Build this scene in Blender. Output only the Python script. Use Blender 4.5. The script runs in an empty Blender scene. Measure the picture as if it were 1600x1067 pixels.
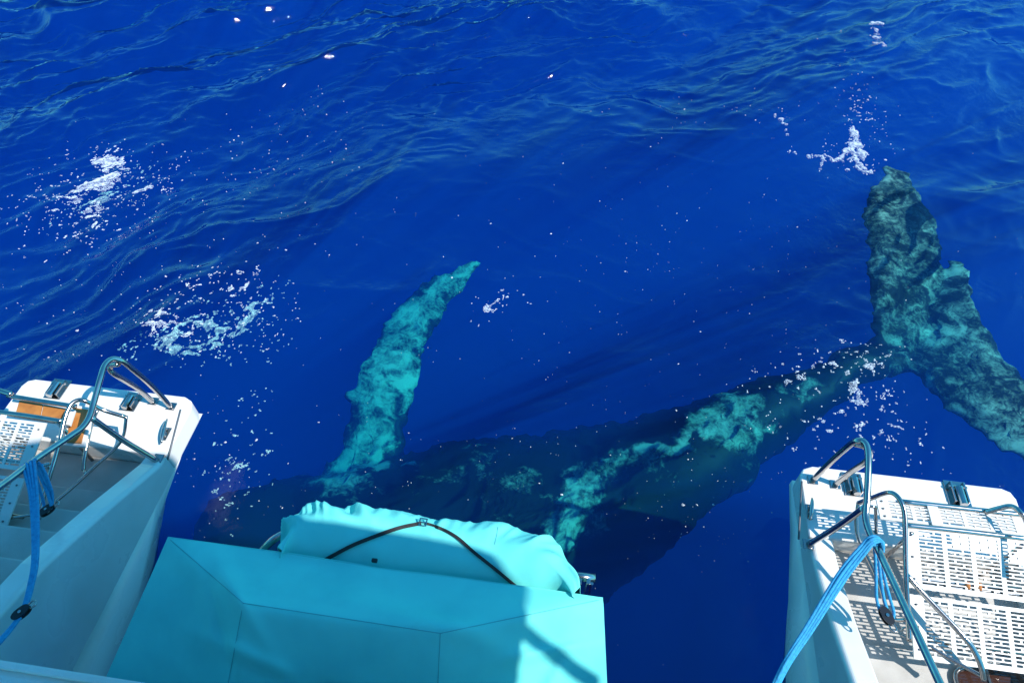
import bpy, bmesh, math, random
import numpy as np
from mathutils import Vector, Matrix, noise
from mathutils.bvhtree import BVHTree
random.seed(7)
rng = np.random.default_rng(11)
S = bpy.context.scene
COL = S.collection

# ------------------------------------------------------------------ camera, sky, sun, exposure
EYE_H, PITCH, YAW, FPX = 4.6, math.radians(50), math.radians(7.8), 1067.0
cam_d = bpy.data.cameras.new('camera')
cam_d.lens = 24.0; cam_d.sensor_width = 36.0; cam_d.clip_end = 3000; cam_d.clip_start = 0.05
cam = bpy.data.objects.new('camera', cam_d); COL.objects.link(cam)
cam.location = (0, 0, EYE_H); cam.rotation_euler = (math.pi/2 - PITCH, 0, YAW)
S.camera = cam
SUN = Vector((0.85, -0.20, 1.0)).normalized()          # towards the sun
world = bpy.data.worlds.new('World'); S.world = world; world.use_nodes = True
nt = world.node_tree; nt.nodes.clear()
wo = nt.nodes.new('ShaderNodeOutputWorld'); bg = nt.nodes.new('ShaderNodeBackground'); sky = nt.nodes.new('ShaderNodeTexSky')
sky.sky_type = 'NISHITA'; sky.sun_disc = False
sky.sun_elevation = math.asin(SUN.z); sky.sun_rotation = math.atan2(SUN.x, SUN.y)
sky.air_density = 1.5; sky.dust_density = 0.2; sky.ozone_density = 4.0
bg.inputs[1].default_value = 0.15
tint = nt.nodes.new('ShaderNodeMixRGB'); tint.blend_type = 'MULTIPLY'; tint.inputs[0].default_value = 1.0; tint.inputs[2].default_value = (0.17, 0.82, 1.0, 1)
nt.links.new(sky.outputs[0], tint.inputs[1]); nt.links.new(tint.outputs[0], bg.inputs[0]); nt.links.new(bg.outputs[0], wo.inputs[0])
sun_d = bpy.data.lights.new('sun', 'SUN'); sun_d.energy = 4.4; sun_d.angle = math.radians(0.5); sun_d.color = (1.0, 0.96, 0.90)
sun = bpy.data.objects.new('sun', sun_d); COL.objects.link(sun)
sun.rotation_euler = SUN.to_track_quat('Z', 'Y').to_euler(); sun.location = (20, -5, 25)
S.view_settings.view_transform = 'Standard'; S.view_settings.look = 'None'
S.view_settings.exposure = 0.50; S.view_settings.gamma = 1.0; S.view_settings.use_curve_mapping = False
S.render.engine = 'CYCLES'
cy = S.cycles
cy.use_denoising = True
cy.max_bounces = 10; cy.volume_bounces = 3; cy.transparent_max_bounces = 12; cy.diffuse_bounces = 4; cy.glossy_bounces = 4
cy.caustics_reflective = False; cy.caustics_refractive = False
cy.sample_clamp_indirect = 4.0

# ------------------------------------------------------------------ helpers
def ray(px, py):
    a = (px - 800)/FPX; b = (py - 533.5)/FPX
    f = math.cos(PITCH) - b*math.sin(PITCH); z = -(math.sin(PITCH) + b*math.cos(PITCH))
    return Vector((a*math.cos(YAW) - f*math.sin(YAW), a*math.sin(YAW) + f*math.cos(YAW), z))
def at(px, py, z):
    """the place at height z that the photograph shows at this pixel"""
    d = ray(px, py); t = (z - EYE_H)/d.z
    return Vector((d.x*t, d.y*t, z))
def link(o, parent=None):
    COL.objects.link(o)
    if parent: o.parent = parent
    return o
def mesh_obj(name, verts, faces, mat, parent=None, smooth=False):
    me = bpy.data.meshes.new(name); me.from_pydata([tuple(v) for v in verts], [], faces); me.update()
    if mat: me.materials.append(mat)
    if smooth: me.polygons.foreach_set('use_smooth', [True]*len(me.polygons))
    return link(bpy.data.objects.new(name, me), parent)
def bm_obj(name, bm, mat, parent=None, smooth=False):
    me = bpy.data.meshes.new(name); bm.to_mesh(me); bm.free()
    if mat: me.materials.append(mat)
    if smooth: me.polygons.foreach_set('use_smooth', [True]*len(me.polygons))
    return link(bpy.data.objects.new(name, me), parent)
def empty(name, label=None, cat=None, loc=(0, 0, 0), group=None):
    o = bpy.data.objects.new(name, None); o.location = loc; link(o); tag(o, label, cat, group); return o
def tag(o, label=None, cat=None, group=None, kind=None):
    if label: o['label'] = label
    if cat: o['category'] = cat
    if group: o['group'] = group
    if kind: o['kind'] = kind
    return o
def add_box(bm, c, s, bevel=0, rot=None):
    r = bmesh.ops.create_cube(bm, size=1.0)
    m = Matrix.Translation(Vector(c))
    if rot: m = m @ rot.to_4x4()
    m = m @ Matrix.Diagonal((*s, 1))
    bmesh.ops.transform(bm, matrix=m, verts=r['verts'])
    if bevel:
        es = list({e for v in r['verts'] for e in v.link_edges})
        bmesh.ops.bevel(bm, geom=es, offset=bevel, segments=2, affect='EDGES', profile=0.6)
def catmull(pts, n=8):
    P = [Vector(p) for p in pts]
    if len(P) < 3: return P
    P = [P[0]*2 - P[1]] + P + [P[-1]*2 - P[-2]]
    out = []
    for i in range(1, len(P)-2):
        for k in range(n):
            t = k/n; a, b, c, d = P[i-1], P[i], P[i+1], P[i+2]
            out.append(0.5*((2*b) + (c-a)*t + (2*a-5*b+4*c-d)*t*t + (-a+3*b-3*c+d)*t**3))
    out.append(P[-2]); return out
def add_tube(bm, pts, r, seg=12, smooth_path=True, n=8, squash=1.0):
    path = catmull(pts, n) if smooth_path else [Vector(p) for p in pts]
    rings = []; up = Vector((0.13, 0.21, 1)).normalized()
    nrm = None
    for i, p in enumerate(path):
        t = (path[min(i+1, len(path)-1)] - path[max(i-1, 0)]).normalized()
        if nrm is None: nrm = (up - t*up.dot(t)).normalized()
        else: nrm = (nrm - t*nrm.dot(t)).normalized()
        bi = t.cross(nrm)
        rr = r(i/(len(path)-1)) if callable(r) else r
        rings.append([bm.verts.new(p + (nrm*math.cos(a)*squash + bi*math.sin(a))*rr) for a in [2*math.pi*k/seg for k in range(seg)]])
    for a, b in zip(rings, rings[1:]):
        for k in range(seg):
            bm.faces.new((a[k], a[(k+1) % seg], b[(k+1) % seg], b[k]))
    bm.faces.new(rings[0][::-1]); bm.faces.new(rings[-1])
def tube(name, pts, r, mat, parent=None, **kw):
    bm = bmesh.new(); add_tube(bm, pts, r, **kw); bmesh.ops.recalc_face_normals(bm, faces=bm.faces)
    return bm_obj(name, bm, mat, parent, True)
def box(name, c, s, mat, parent=None, bevel=0.01, rot=None):
    bm = bmesh.new(); add_box(bm, c, s, bevel, rot); return bm_obj(name, bm, mat, parent)
def prism(name, poly, z0, z1, mat, parent=None, bevel=0):
    bm = bmesh.new()
    b = [bm.verts.new((p[0], p[1], z0)) for p in poly]; t = [bm.verts.new((p[0], p[1], z1)) for p in poly]
    n = len(poly)
    bm.faces.new(b[::-1]); bm.faces.new(t)
    for i in range(n): bm.faces.new((b[i], b[(i+1) % n], t[(i+1) % n], t[i]))
    bmesh.ops.recalc_face_normals(bm, faces=bm.faces)
    if bevel: bmesh.ops.bevel(bm, geom=list(bm.edges), offset=bevel, segments=3, affect='EDGES', profile=0.6)
    return bm_obj(name, bm, mat, parent)

# ------------------------------------------------------------------ materials
def new_mat(name):
    m = bpy.data.materials.new(name); m.use_nodes = True
    return m, m.node_tree, m.node_tree.nodes['Principled BSDF']
def simple(name, col, rough=0.5, metal=0.0, col2=None, nscale=6, bump=0.0, bscale=200, rvar=0.1, detail=5, coat=0):
    m, t, b = new_mat(name)
    tc = t.nodes.new('ShaderNodeTexCoord'); no = t.nodes.new('ShaderNodeTexNoise'); no.inputs['Scale'].default_value = nscale; no.inputs['Detail'].default_value = detail
    t.links.new(tc.outputs['Object'], no.inputs['Vector'])
    mx = t.nodes.new('ShaderNodeMixRGB'); mx.inputs[1].default_value = (*col, 1); mx.inputs[2].default_value = (*(col2 or tuple(c*0.85 for c in col)), 1)
    cr = t.nodes.new('ShaderNodeValToRGB'); cr.color_ramp.elements[0].position = 0.42; cr.color_ramp.elements[1].position = 0.68
    t.links.new(no.outputs['Fac'], cr.inputs[0]); t.links.new(cr.outputs[0], mx.inputs[0]); t.links.new(mx.outputs[0], b.inputs['Base Color'])
    mr = t.nodes.new('ShaderNodeMapRange'); mr.inputs[3].default_value = max(0.02, rough-rvar); mr.inputs[4].default_value = rough+rvar
    t.links.new(no.outputs['Fac'], mr.inputs[0]); t.links.new(mr.outputs[0], b.inputs['Roughness'])
    b.inputs['Metallic'].default_value = metal
    b.inputs['Coat Weight'].default_value = coat
    if bump:
        n2 = t.nodes.new('ShaderNodeTexNoise'); n2.inputs['Scale'].default_value = bscale; n2.inputs['Detail'].default_value = 3
        t.links.new(tc.outputs['Object'], n2.inputs['Vector'])
        bu = t.nodes.new('ShaderNodeBump'); bu.inputs['Strength'].default_value = bump; bu.inputs['Distance'].default_value = 0.01
        t.links.new(n2.outputs['Fac'], bu.inputs['Height']); t.links.new(bu.outputs[0], b.inputs['Normal'])
    return m
M_gel = simple('white_gelcoat', (0.78, 0.77, 0.74), 0.28, col2=(0.68, 0.67, 0.635), nscale=2.5, bump=0.03, bscale=4, coat=0.3)
M_deck = simple('nonskid_deck', (0.50, 0.48, 0.45), 0.55, col2=(0.40, 0.38, 0.35), nscale=5, bump=0.25, bscale=260)
M_panel = simple('white_grating', (0.66, 0.635, 0.59), 0.4, col2=(0.70, 0.68, 0.64), nscale=9)
M_steel = simple('polished_steel', (0.50, 0.46, 0.44), 0.17, metal=1.0, col2=(0.38, 0.36, 0.35), nscale=14, rvar=0.08)
M_rust = simple('rust_stain', (0.45, 0.16, 0.04), 0.8)
M_teak = simple('oiled_teak', (0.50, 0.20, 0.045), 0.45, col2=(0.36, 0.13, 0.03), nscale=12, bump=0.15, bscale=90)
M_rope = simple('blue_rope', (0.03, 0.38, 0.68), 0.6, col2=(0.02, 0.27, 0.56), nscale=60, bump=0.6, bscale=350)
M_strap = simple('black_webbing', (0.009, 0.010, 0.012), 0.6, bump=0.4, bscale=300)
M_black = simple('black_fitting', (0.015, 0.015, 0.018), 0.3)
M_glass = simple('brown_tinted_hatch', (0.05, 0.022, 0.016), 0.08, coat=1.0)
M_rubber = simple('grey_rubber', (0.12, 0.13, 0.15), 0.5)
M_canvas = simple('turquoise_canvas', (0.15, 0.72, 0.67), 0.75, col2=(0.12, 0.63, 0.61), nscale=3, bump=0.25, bscale=420)
M_canvas.node_tree.nodes['Principled BSDF'].inputs['Specular IOR Level'].default_value = 0.25
M_seam = simple('canvas_seam', (0.08, 0.42, 0.44), 0.8)
M_foam = simple('sea_foam', (0.72, 0.80, 0.86), 0.6, bump=0.6, bscale=60)
_t = M_foam.node_tree; _b = _t.nodes['Principled BSDF']; _n = _t.nodes.new('ShaderNodeTexNoise'); _n.inputs['Scale'].default_value = 26; _n.inputs['Detail'].default_value = 3
_c = _t.nodes.new('ShaderNodeTexCoord'); _t.links.new(_c.outputs['Object'], _n.inputs['Vector'])
_m = _t.nodes.new('ShaderNodeMapRange'); _m.inputs[1].default_value = .35; _m.inputs[2].default_value = .65; _m.inputs[3].default_value = .30; _m.inputs[4].default_value = .95
_t.links.new(_n.outputs['Fac'], _m.inputs[0]); _t.links.new(_m.outputs[0], _b.inputs['Alpha'])

# ------------------------------------------------------------------ sea
_T = rng.random((256, 256))
def vnoise(x, y):
    xi = np.floor(x).astype(int); yi = np.floor(y).astype(int); fx = x-xi; fy = y-yi
    fx = fx*fx*fx*(fx*(fx*6-15)+10); fy = fy*fy*fy*(fy*(fy*6-15)+10); a = xi & 255; b = yi & 255; a1 = (a+1) & 255; b1 = (b+1) & 255
    return (_T[a, b]*(1-fx)*(1-fy) + _T[a1, b]*fx*(1-fy) + _T[a, b1]*(1-fx)*fy + _T[a1, b1]*fx*fy)*2-1
def fnoise(x, y, o=4, g=.5):
    r = 0; w = 1
    for k in range(o):
        r = r + w*vnoise(x*2**k + 17.3*k, y*2**k - 9.1*k); w *= g
    return r
WAVES = []
def add_waves(n, lo, hi, amp, spread, base=2.30, p=1.0):
    for _ in range(n):
        L = math.exp(rng.uniform(math.log(lo), math.log(hi)))
        WAVES.append((2*math.pi/L, base + rng.normal(0, spread), amp*(L/hi)**p, rng.uniform(0, 6.28), L))
add_waves(5, 3.0, 7.0, 0.075, 0.35)
add_waves(12, 0.9, 3.0, 0.022, 0.6)
add_waves(16, 0.35, 0.9, 0.0040, 0.75)
add_waves(18, 0.12, 0.35, 0.0009, 0.9)
def sea_h(x, y):
    """height of the sea surface (numpy arrays)"""
    x = np.asarray(x, float); y = np.asarray(y, float)
    wx = x + 0.25*np.sin(0.9*y+1.3) + 0.12*np.sin(2.3*y-0.7*x) + 0.05*np.sin(5.1*y+3.3*x)
    wy = y + 0.25*np.sin(0.8*x+0.4) + 0.12*np.sin(2.1*x+1.1*y+2) + 0.05*np.sin(4.7*x-2.9*y)
    far = 1/(1+np.exp(-(y - 8.4 - 0.22*x)*0.9))
    left = 1/(1+np.exp((x+3.6 - .25*(y-4))*1.1))
    patch = np.clip(.5 + 1.1*fnoise(x*.33+3, y*.33+8, 2), 0, 1)
    tl = np.exp(-((x+6.5)**2/26 + (y-10.5)**2/9))
    calm = np.clip(0.13 + 0.52*far + 0.27*left + .62*tl, 0, 1.35)
    calm = calm + .45*np.exp(-((x-4.2)**2+(y-6.2)**2)/1.6) + .3*np.exp(-((x-2.4)**2+(y-4.3)**2)/1.2) + .25*np.exp(-((x+1.3)**2+(y-4.6)**2)/.8)
    h = np.zeros_like(x)
    for k, th, a, ph, L in WAVES:
        c = np.sin(k*(wx*math.cos(th) + wy*math.sin(th)) + ph)
        s = (1 - np.abs(c))*2 - 1 if L < 3.0 else c                   # sharp crests on the shorter waves
        s = np.where(s > 0, s**1.5, s) if L < 3.0 else s
        g = calm if L > 0.9 else calm*(0.15 + 1.1*patch)
        h += a*s*(g if L < 3.0 else 0.8)
    # wind-drawn ridges: long wandering crests
    ca, sa = math.cos(.62), math.sin(.62)
    u = wx*ca + wy*sa; v = -wx*sa + wy*ca
    for (lu, lv, a, off) in ((2.8, 1.1, .10, 0), (1.4, .45, .088, 31), (.6, .19, .034, 57)):
        q = v/lv + .9*fnoise(u/lu*.7+off, v/lv*.35+off, 3)
        r = 1-np.abs(fnoise(u/lu+off, q, 3, .5))
        r = np.clip(r, 0, 1)**2.1
        h += a*r*np.clip(calm*(.10 + 1.0*np.clip(.5+1.3*fnoise(x*.45+off, y*.45, 2), 0, 1)), 0, 1.1)
    return h
def axis(lo, hi, step, far, ratio=1.18):
    c = list(np.arange(lo, hi + step/2, step)); s = step; a = []; x = hi
    while x < far: s *= ratio; x += s; a.append(x)
    s = step; b = []; x = lo
    while x > -far: s *= ratio; x -= s; b.append(x)
    return np.array(b[::-1] + c + a)
xs = axis(-8.5, 8.0, 0.03, 900); ys = axis(0.6, 12.0, 0.028, 900)
NX, NY = len(xs), len(ys)
X, Y = np.meshgrid(xs, ys)
fade = np.exp(-np.clip(np.hypot(X, Y-5) - 25, 0, None)/30)
Z = sea_h(X, Y)*fade
top = np.stack([X.ravel(), Y.ravel(), Z.ravel()], 1)
idx = np.arange(NX*NY).reshape(NY, NX)
quads = np.stack([idx[:-1, :-1].ravel(), idx[:-1, 1:].ravel(), idx[1:, 1:].ravel(), idx[1:, :-1].ravel()], 1)
DEPTH = -40.0
border = np.concatenate([idx[0, :-1], idx[:-1, -1], idx[-1, :0:-1], idx[:0:-1, 0]])
bb = top[border].copy(); bb[:, 2] = DEPTH
nb = len(border); b0 = len(top)
side = np.stack([border, b0+np.arange(nb), b0+(np.arange(nb)+1) % nb, np.roll(border, -1)], 1)
verts = np.concatenate([top, bb]); quads = np.concatenate([quads, side])
me = bpy.data.meshes.new('sea_water')
nq = len(quads)
me.vertices.add(len(verts)); me.vertices.foreach_set('co', verts.ravel())
me.loops.add(nq*4 + nb); me.loops.foreach_set('vertex_index', np.concatenate([quads.ravel(), (b0+np.arange(nb))[::-1]]).astype(np.int32))
me.polygons.add(nq+1)
me.polygons.foreach_set('loop_start', np.concatenate([np.arange(nq)*4, [nq*4]]).astype(np.int32))
me.polygons.foreach_set('use_smooth', np.concatenate([np.ones((NX-1)*(NY-1)), np.zeros(nb+1)]).astype(bool))
me.update(calc_edges=True); me.validate()
m = bpy.data.materials.new('sea_water'); m.use_nodes = True; t = m.node_tree; t.nodes.clear()
N = t.nodes.new; Lk = t.links.new
out = N('ShaderNodeOutputMaterial'); mix = N('ShaderNodeMixShader'); tr = N('ShaderNodeBsdfTransparent'); gl = N('ShaderNodeBsdfGlossy'); fr = N('ShaderNodeFresnel')
fr.inputs['IOR'].default_value = 1.37; gl.inputs['Roughness'].default_value = 0.04
tc = N('ShaderNodeTexCoord')
n1 = N('ShaderNodeTexNoise'); n1.inputs['Scale'].default_value = 7.0; n1.inputs['Detail'].default_value = 6; n1.inputs['Roughness'].default_value = 0.55; n1.inputs['Distortion'].default_value = 1.5
n2 = N('ShaderNodeTexNoise'); n2.inputs['Scale'].default_value = 0.55; n2.inputs['Detail'].default_value = 3
Lk(tc.outputs['Object'], n1.inputs['Vector']); Lk(tc.outputs['Object'], n2.inputs['Vector'])
cr = N('ShaderNodeMapRange'); cr.inputs[1].default_value = 0.42; cr.inputs[2].default_value = 0.66; cr.inputs[3].default_value = 0.03; cr.inputs[4].default_value = 0.42
Lk(n2.outputs['Fac'], cr.inputs[0])
bu = N('ShaderNodeBump'); bu.inputs['Distance'].default_value = 0.03; Lk(cr.outputs[0], bu.inputs['Strength']); Lk(n1.outputs['Fac'], bu.inputs['Height'])
for s in (fr, gl): Lk(bu.outputs[0], s.inputs['Normal'])
Lk(fr.outputs[0], mix.inputs[0]); Lk(tr.outputs[0], mix.inputs[1]); Lk(gl.outputs[0], mix.inputs[2]); Lk(mix.outputs[0], out.inputs['Surface'])
vs = N('ShaderNodeVolumeScatter'); va = N('ShaderNodeVolumeAbsorption'); ad = N('ShaderNodeAddShader')
vs.inputs['Color'].default_value = (0.0, 0.027, 0.198, 1); vs.inputs['Density'].default_value = 1.0
va.inputs['Color'].default_value = (0.0, 0.875, 0.945, 1); va.inputs['Density'].default_value = 1.5   # absorbs (1-colour)*density
Lk(vs.outputs[0], ad.inputs[0]); Lk(va.outputs[0], ad.inputs[1]); Lk(ad.outputs[0], out.inputs['Volume'])
me.materials.append(m)
sea = link(bpy.data.objects.new('sea_water', me)); tag(sea, 'deep blue open sea with rippled surface', None, None, 'structure')

# ------------------------------------------------------------------ foam
def foam_patch(name, label, spots, n, scale=1.0):
    """spots: (px, py, spread_x, spread_y, weight, size) in metres round the point on the water"""
    V = []; Fc = []
    tot = sum(s[4] for s in spots)
    P = []
    for (px, py, sx, sy, w, size, ang) in spots:
        c = at(px, py, 0)
        for _ in range(int(n*w/tot)):
            u = rng.normal(0, sx); v = rng.normal(0, sy); ca, sa = math.cos(ang), math.sin(ang)
            x = c.x + u*ca - v*sa; y = c.y + u*sa + v*ca
            P.append((x, y, size*math.exp(rng.normal(-0.45, 0.6)), ang))
    P = np.array(P); hz = sea_h(P[:, 0], P[:, 1])
    for (x, y, r, ang), h in zip(P, hz):
        k = 8 if r > 0.03 else 6; e = rng.uniform(0.35, 1.0); th0 = ang + rng.normal(0, 0.6); i0 = len(V)
        V.append((x, y, h + 0.010 + r*0.12))
        rad = [r*rng.uniform(0.55, 1.3) for _ in range(k)]
        for j in range(k):
            a = 2*math.pi*j/k; u = math.cos(a)*rad[j]; v = math.sin(a)*rad[j]*e
            xx = x + u*math.cos(th0) - v*math.sin(th0); yy = y + u*math.sin(th0) + v*math.cos(th0)
            V.append((xx, yy, h + 0.002))
        for j in range(k): Fc.append((i0, i0+1+j, i0+1+(j+1) % k))
    o = mesh_obj(name, V, Fc, M_foam, None, True)
    tag(o, label, 'foam', None, 'stuff'); return o
def foam_web(name, label, paths):
    """connected lace of foam: irregular ribbons along lines"""
    V = []; Fc = []
    for pts, w in paths:
        pp = catmull([at(x, y, 0) for x, y in pts], 10); n = len(pp); i0 = len(V)
        for i, p in enumerate(pp):
            tt = (pp[min(i+1, n-1)] - pp[max(i-1, 0)]).normalized(); nn = Vector((-tt.y, tt.x, 0))
            q = w*(0.35 + 0.95*abs(math.sin(i*0.61 + w*40)) + 0.3*random.random())*(0.3 + 0.7*math.sin(math.pi*(i+0.5)/n))
            j = nn*random.uniform(-0.3, 0.3)*w
            for s, dz in ((-1, 0.002), (0, 0.016), (1, 0.002)):
                a = p + j + nn*s*q; V.append((a.x, a.y, dz + float(sea_h(a.x, a.y))))
        for i in range(n-1):
            for c in (0, 1): Fc.append((i0+i*3+c, i0+i*3+c+1, i0+i*3+c+4, i0+i*3+c+3))
    o = mesh_obj(name, V, Fc, M_foam, None, True); tag(o, label, 'foam', None, 'stuff'); return o
def foam_field(name, label, blobs, dots=(), cell=.0085, nscale=5.0, seed=0.0, sink=0.0):
    """lacy foam: little raised cells kept where a warped noise passes a threshold; blobs: px, py, sx, sy, angle, strength"""
    cs = [at(b_[0], b_[1], 0) for b_ in blobs]
    x0 = min(c.x-2.6*max(b_[2], b_[3]) for c, b_ in zip(cs, blobs)); x1 = max(c.x+2.6*max(b_[2], b_[3]) for c, b_ in zip(cs, blobs))
    y0 = min(c.y-2.6*max(b_[2], b_[3]) for c, b_ in zip(cs, blobs)); y1 = max(c.y+2.6*max(b_[2], b_[3]) for c, b_ in zip(cs, blobs))
    gx, gy = np.meshgrid(np.arange(x0, x1, cell), np.arange(y0, y1, cell), indexing='ij')
    W = np.zeros_like(gx)
    for c, (px, py, sx, sy, an, st_) in zip(cs, blobs):
        u = (gx-c.x)*math.cos(an)+(gy-c.y)*math.sin(an); v = -(gx-c.x)*math.sin(an)+(gy-c.y)*math.cos(an)
        W = np.maximum(W, st_*np.exp(-.5*((u/sx)**2+(v/sy)**2)))
    wx = gx + .05*fnoise(gx*4+seed, gy*4, 3); wy = gy + .05*fnoise(gx*4, gy*4+seed+40, 3)
    dust = fnoise(gx*30+seed, gy*30, 3, .7)*.85
    body = fnoise((wx*.8+wy*.6)*nscale*1.0+seed, (-wx*.6+wy*.8)*nscale*2.2, 4, .62)
    F = np.where(W > .12, W + .52*body + .10*dust + .10, 0)
    keep = (F > 1.0) | ((dust > 1.16 - .34*np.clip(W*1.6, 0, 1)) & (W > .05))
    hgt = np.clip(F-1.0, 0, .5)*.03
    I, J = np.nonzero(keep)
    d = cell/2*1.04
    cx, cy_, hh = gx[I, J], gy[I, J], hgt[I, J]
    h0 = sea_h(cx, cy_) - sink
    n_ = len(I); V = np.zeros((n_, 5, 3))
    jt = rng.uniform(-.3, .3, (n_, 4, 2))*cell
    for k, (sx, sy) in enumerate(((-1, -1), (1, -1), (1, 1), (-1, 1))):
        V[:, k, 0] = cx+sx*d+jt[:, k, 0]; V[:, k, 1] = cy_+sy*d+jt[:, k, 1]; V[:, k, 2] = h0+.001+hh
    V[:, 4, 0] = cx; V[:, 4, 1] = cy_; V[:, 4, 2] = h0+.005+hh
    o5 = np.arange(n_)[:, None]*5
    Fc = np.concatenate([o5+np.array([[a, (a+1) % 4, 4]]) for a in range(4)], 0)
    me = bpy.data.meshes.new(name); me.from_pydata(V.reshape(-1, 3).tolist(), [], Fc.tolist()); me.materials.append(M_foam)
    o = link(bpy.data.objects.new(name, me)); tag(o, label, 'foam', None, 'stuff'); return o
foam_field('foam_patch', 'ragged white foam patch on open water at upper left', [(168, 250, .16, .16, -.5, 1.15), (152, 285, .11, .30, -.35, 1.15), (128, 318, .11, .20, -.3, 1.0), (140, 340, .2, .2, 0, .55), (205, 285, .25, .40, 0, .45), (120, 300, .35, .5, 0, .40)], nscale=5.5)
foam_field('foam_patch', 'swirled white foam patch off the stern with the teak step', [(250, 500, .10, .09, .5, 1.0), (262, 522, .20, .05, .1, .85), (378, 470, .045, .17, -.4, .85), (300, 515, .30, .12, 0, .55), (340, 490, .4, .3, 0, .42)], nscale=7, seed=9)
foam_field('aerated_water', 'pale blue cloud of fine bubbles under the swirled foam patch', [(150, 280, .13, .34, -.35, .8), (262, 512, .30, .16, .2, .9), (330, 500, .32, .22, 0, .75), (376, 478, .10, .26, -.4, .8), (365, 690, .14, .30, .1, .6)], nscale=5, seed=21, sink=.22)
foam_field('foam_patch', 'small clump of sparkling foam beyond the tip of the whale flipper', [(770, 470, .06, .15, -.35, .8), (785, 462, .14, .06, .2, .6)], nscale=10, seed=4)
foam_field('foam_patch', 'white foam flecks and modelled sun glints off the right stern handrail', [(1322, 600, .05, .12, .3, .85), (1338, 636, .13, .04, .2, .85), (1310, 575, .30, .14, .3, .60), (1270, 585, .3, .12, .4, .52), (1390, 650, .08, .25, 0, .5), (1340, 690, .35, .2, 0, .45)], nscale=9, seed=2)  # some of these white flecks stand in for sun glitter on the ripples
def path_blobs(paths):
    out_ = []
    for pts, w in paths:
        pp = catmull([Vector((x, y, 0)) for x, y in pts], 5)
        for k, p in enumerate(pp): out_.append((p.x, p.y, w*(.8+.4*math.sin(k*1.7)), w*(.8+.4*math.cos(k*1.3)), 0, 1.7))
    return out_
foam_field('foam_lace', 'branching white foam lace beside the upper fluke tip', path_blobs([
    ([(1364, 262), (1352, 258), (1342, 250), (1334, 238), (1330, 226)], .034), ([(1347, 240), (1340, 224), (1332, 206)], .045), ([(1335, 225), (1322, 236), (1314, 246), (1300, 248)], .026),
    ([(1318, 245), (1305, 248), (1290, 245), (1262, 247)], .018), ([(1286, 248), (1284, 258), (1280, 268)], .014), ([(1318, 250), (1326, 262)], .014), ([(1340, 256), (1350, 262), (1362, 263)], .02),
    ([(1361, 45), (1368, 46)], .045), ([(1366, 56), (1366, 66)], .035), ([(1366, 76), (1376, 82)], .032), ([(1208, 192), (1216, 196)], .02), ([(1219, 204), (1224, 206)], .018), ([(1225, 213), (1227, 219)], .016), ([(1232, 242), (1240, 244)], .013)])
    + [(1330, 240, .2, .15, 0, .35), (1345, 180, .15, .4, 0, .3)], nscale=11, seed=33)
foam_patch('foam_flecks', 'thin scatter of tiny bubbles over the dark whale back', [(950, 700, 1.3, .55, 5, .0035, .2), (1110, 830, .15, .3, 1, .005, 1), (1075, 850, .6, .6, 1, .0035, 0)], 260)
foam_patch('foam_flecks', 'sparse bubbles drifting on the open water between flipper and fluke', [
    (1020, 380, 1.0, 1.0, 5, .0045, 0), (1200, 190, .9, .3, 2, .008, 0), (1350, 150, .2, .8, 1.2, .008, 0), (1050, 500, 1.8, 1.2, 4, .004, 0), (1130, 330, 1.6, 1.2, 2, .004, 0)], 330)
foam_patch('foam_flecks', 'sparse bubbles spread over the water at far left', [
    (460, 190, .6, .5, 2, .007, .7), (410, 250, .35, .3, 1.5, .008, .6), (60, 430, .9, .9, 4, .006, 0), (250, 430, 1.2, .5, 3, .005, 0), (430, 320, 1.4, 1.5, 3, .005, .8), (350, 720, .25, .4, 3, .0045, 1)], 420)

# ------------------------------------------------------------------ whale
bm = bmesh.new()
spine = [  # px, py, z, half width, half height
    (1425, 555, -.62, .16, .10), (1345, 572, -.75, .20, .22), (1270, 615, -.85, .24, .26), (1180, 654, -1.0, .35, .36), (1065, 722, -1.20, .55, .50), (955, 775, -1.45, .74, .62),
    (820, 830, -1.65, .98, .85), (680, 862, -1.7, 1.0, .88), (560, 880, -1.7, .95, .80), (460, 868, -1.65, .80, .66), (390, 845, -1.5, .56, .50), (345, 822, -1.5, .36, .32), (322, 812, -1.5, .12, .12)]
P = [at(a, b, z) for a, b, z, _, _ in spine]
W = catmull([Vector((w, h, 0)) for *_, w, h in spine], 6); C = catmull(P, 6); rings = []
for i, p in enumerate(C):
    tt = (C[min(i+1, len(C)-1)] - C[max(i-1, 0)]).normalized(); sd = tt.cross(Vector((0, 0, 1))).normalized(); up = sd.cross(tt)
    rings.append([bm.verts.new(p + sd*math.cos(a)*max(W[i].x, .04) + up*math.sin(a)*max(W[i].y, .04)*(1.0 if math.sin(a) > 0 else .8)) for a in [2*math.pi*k/28 for k in range(28)]])
for a, b in zip(rings, rings[1:]):
    for k in range(28): bm.faces.new((a[k], a[(k+1) % 28], b[(k+1) % 28], b[k]))
bm.faces.new(rings[0][::-1]); bm.faces.new(rings[-1])
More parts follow.
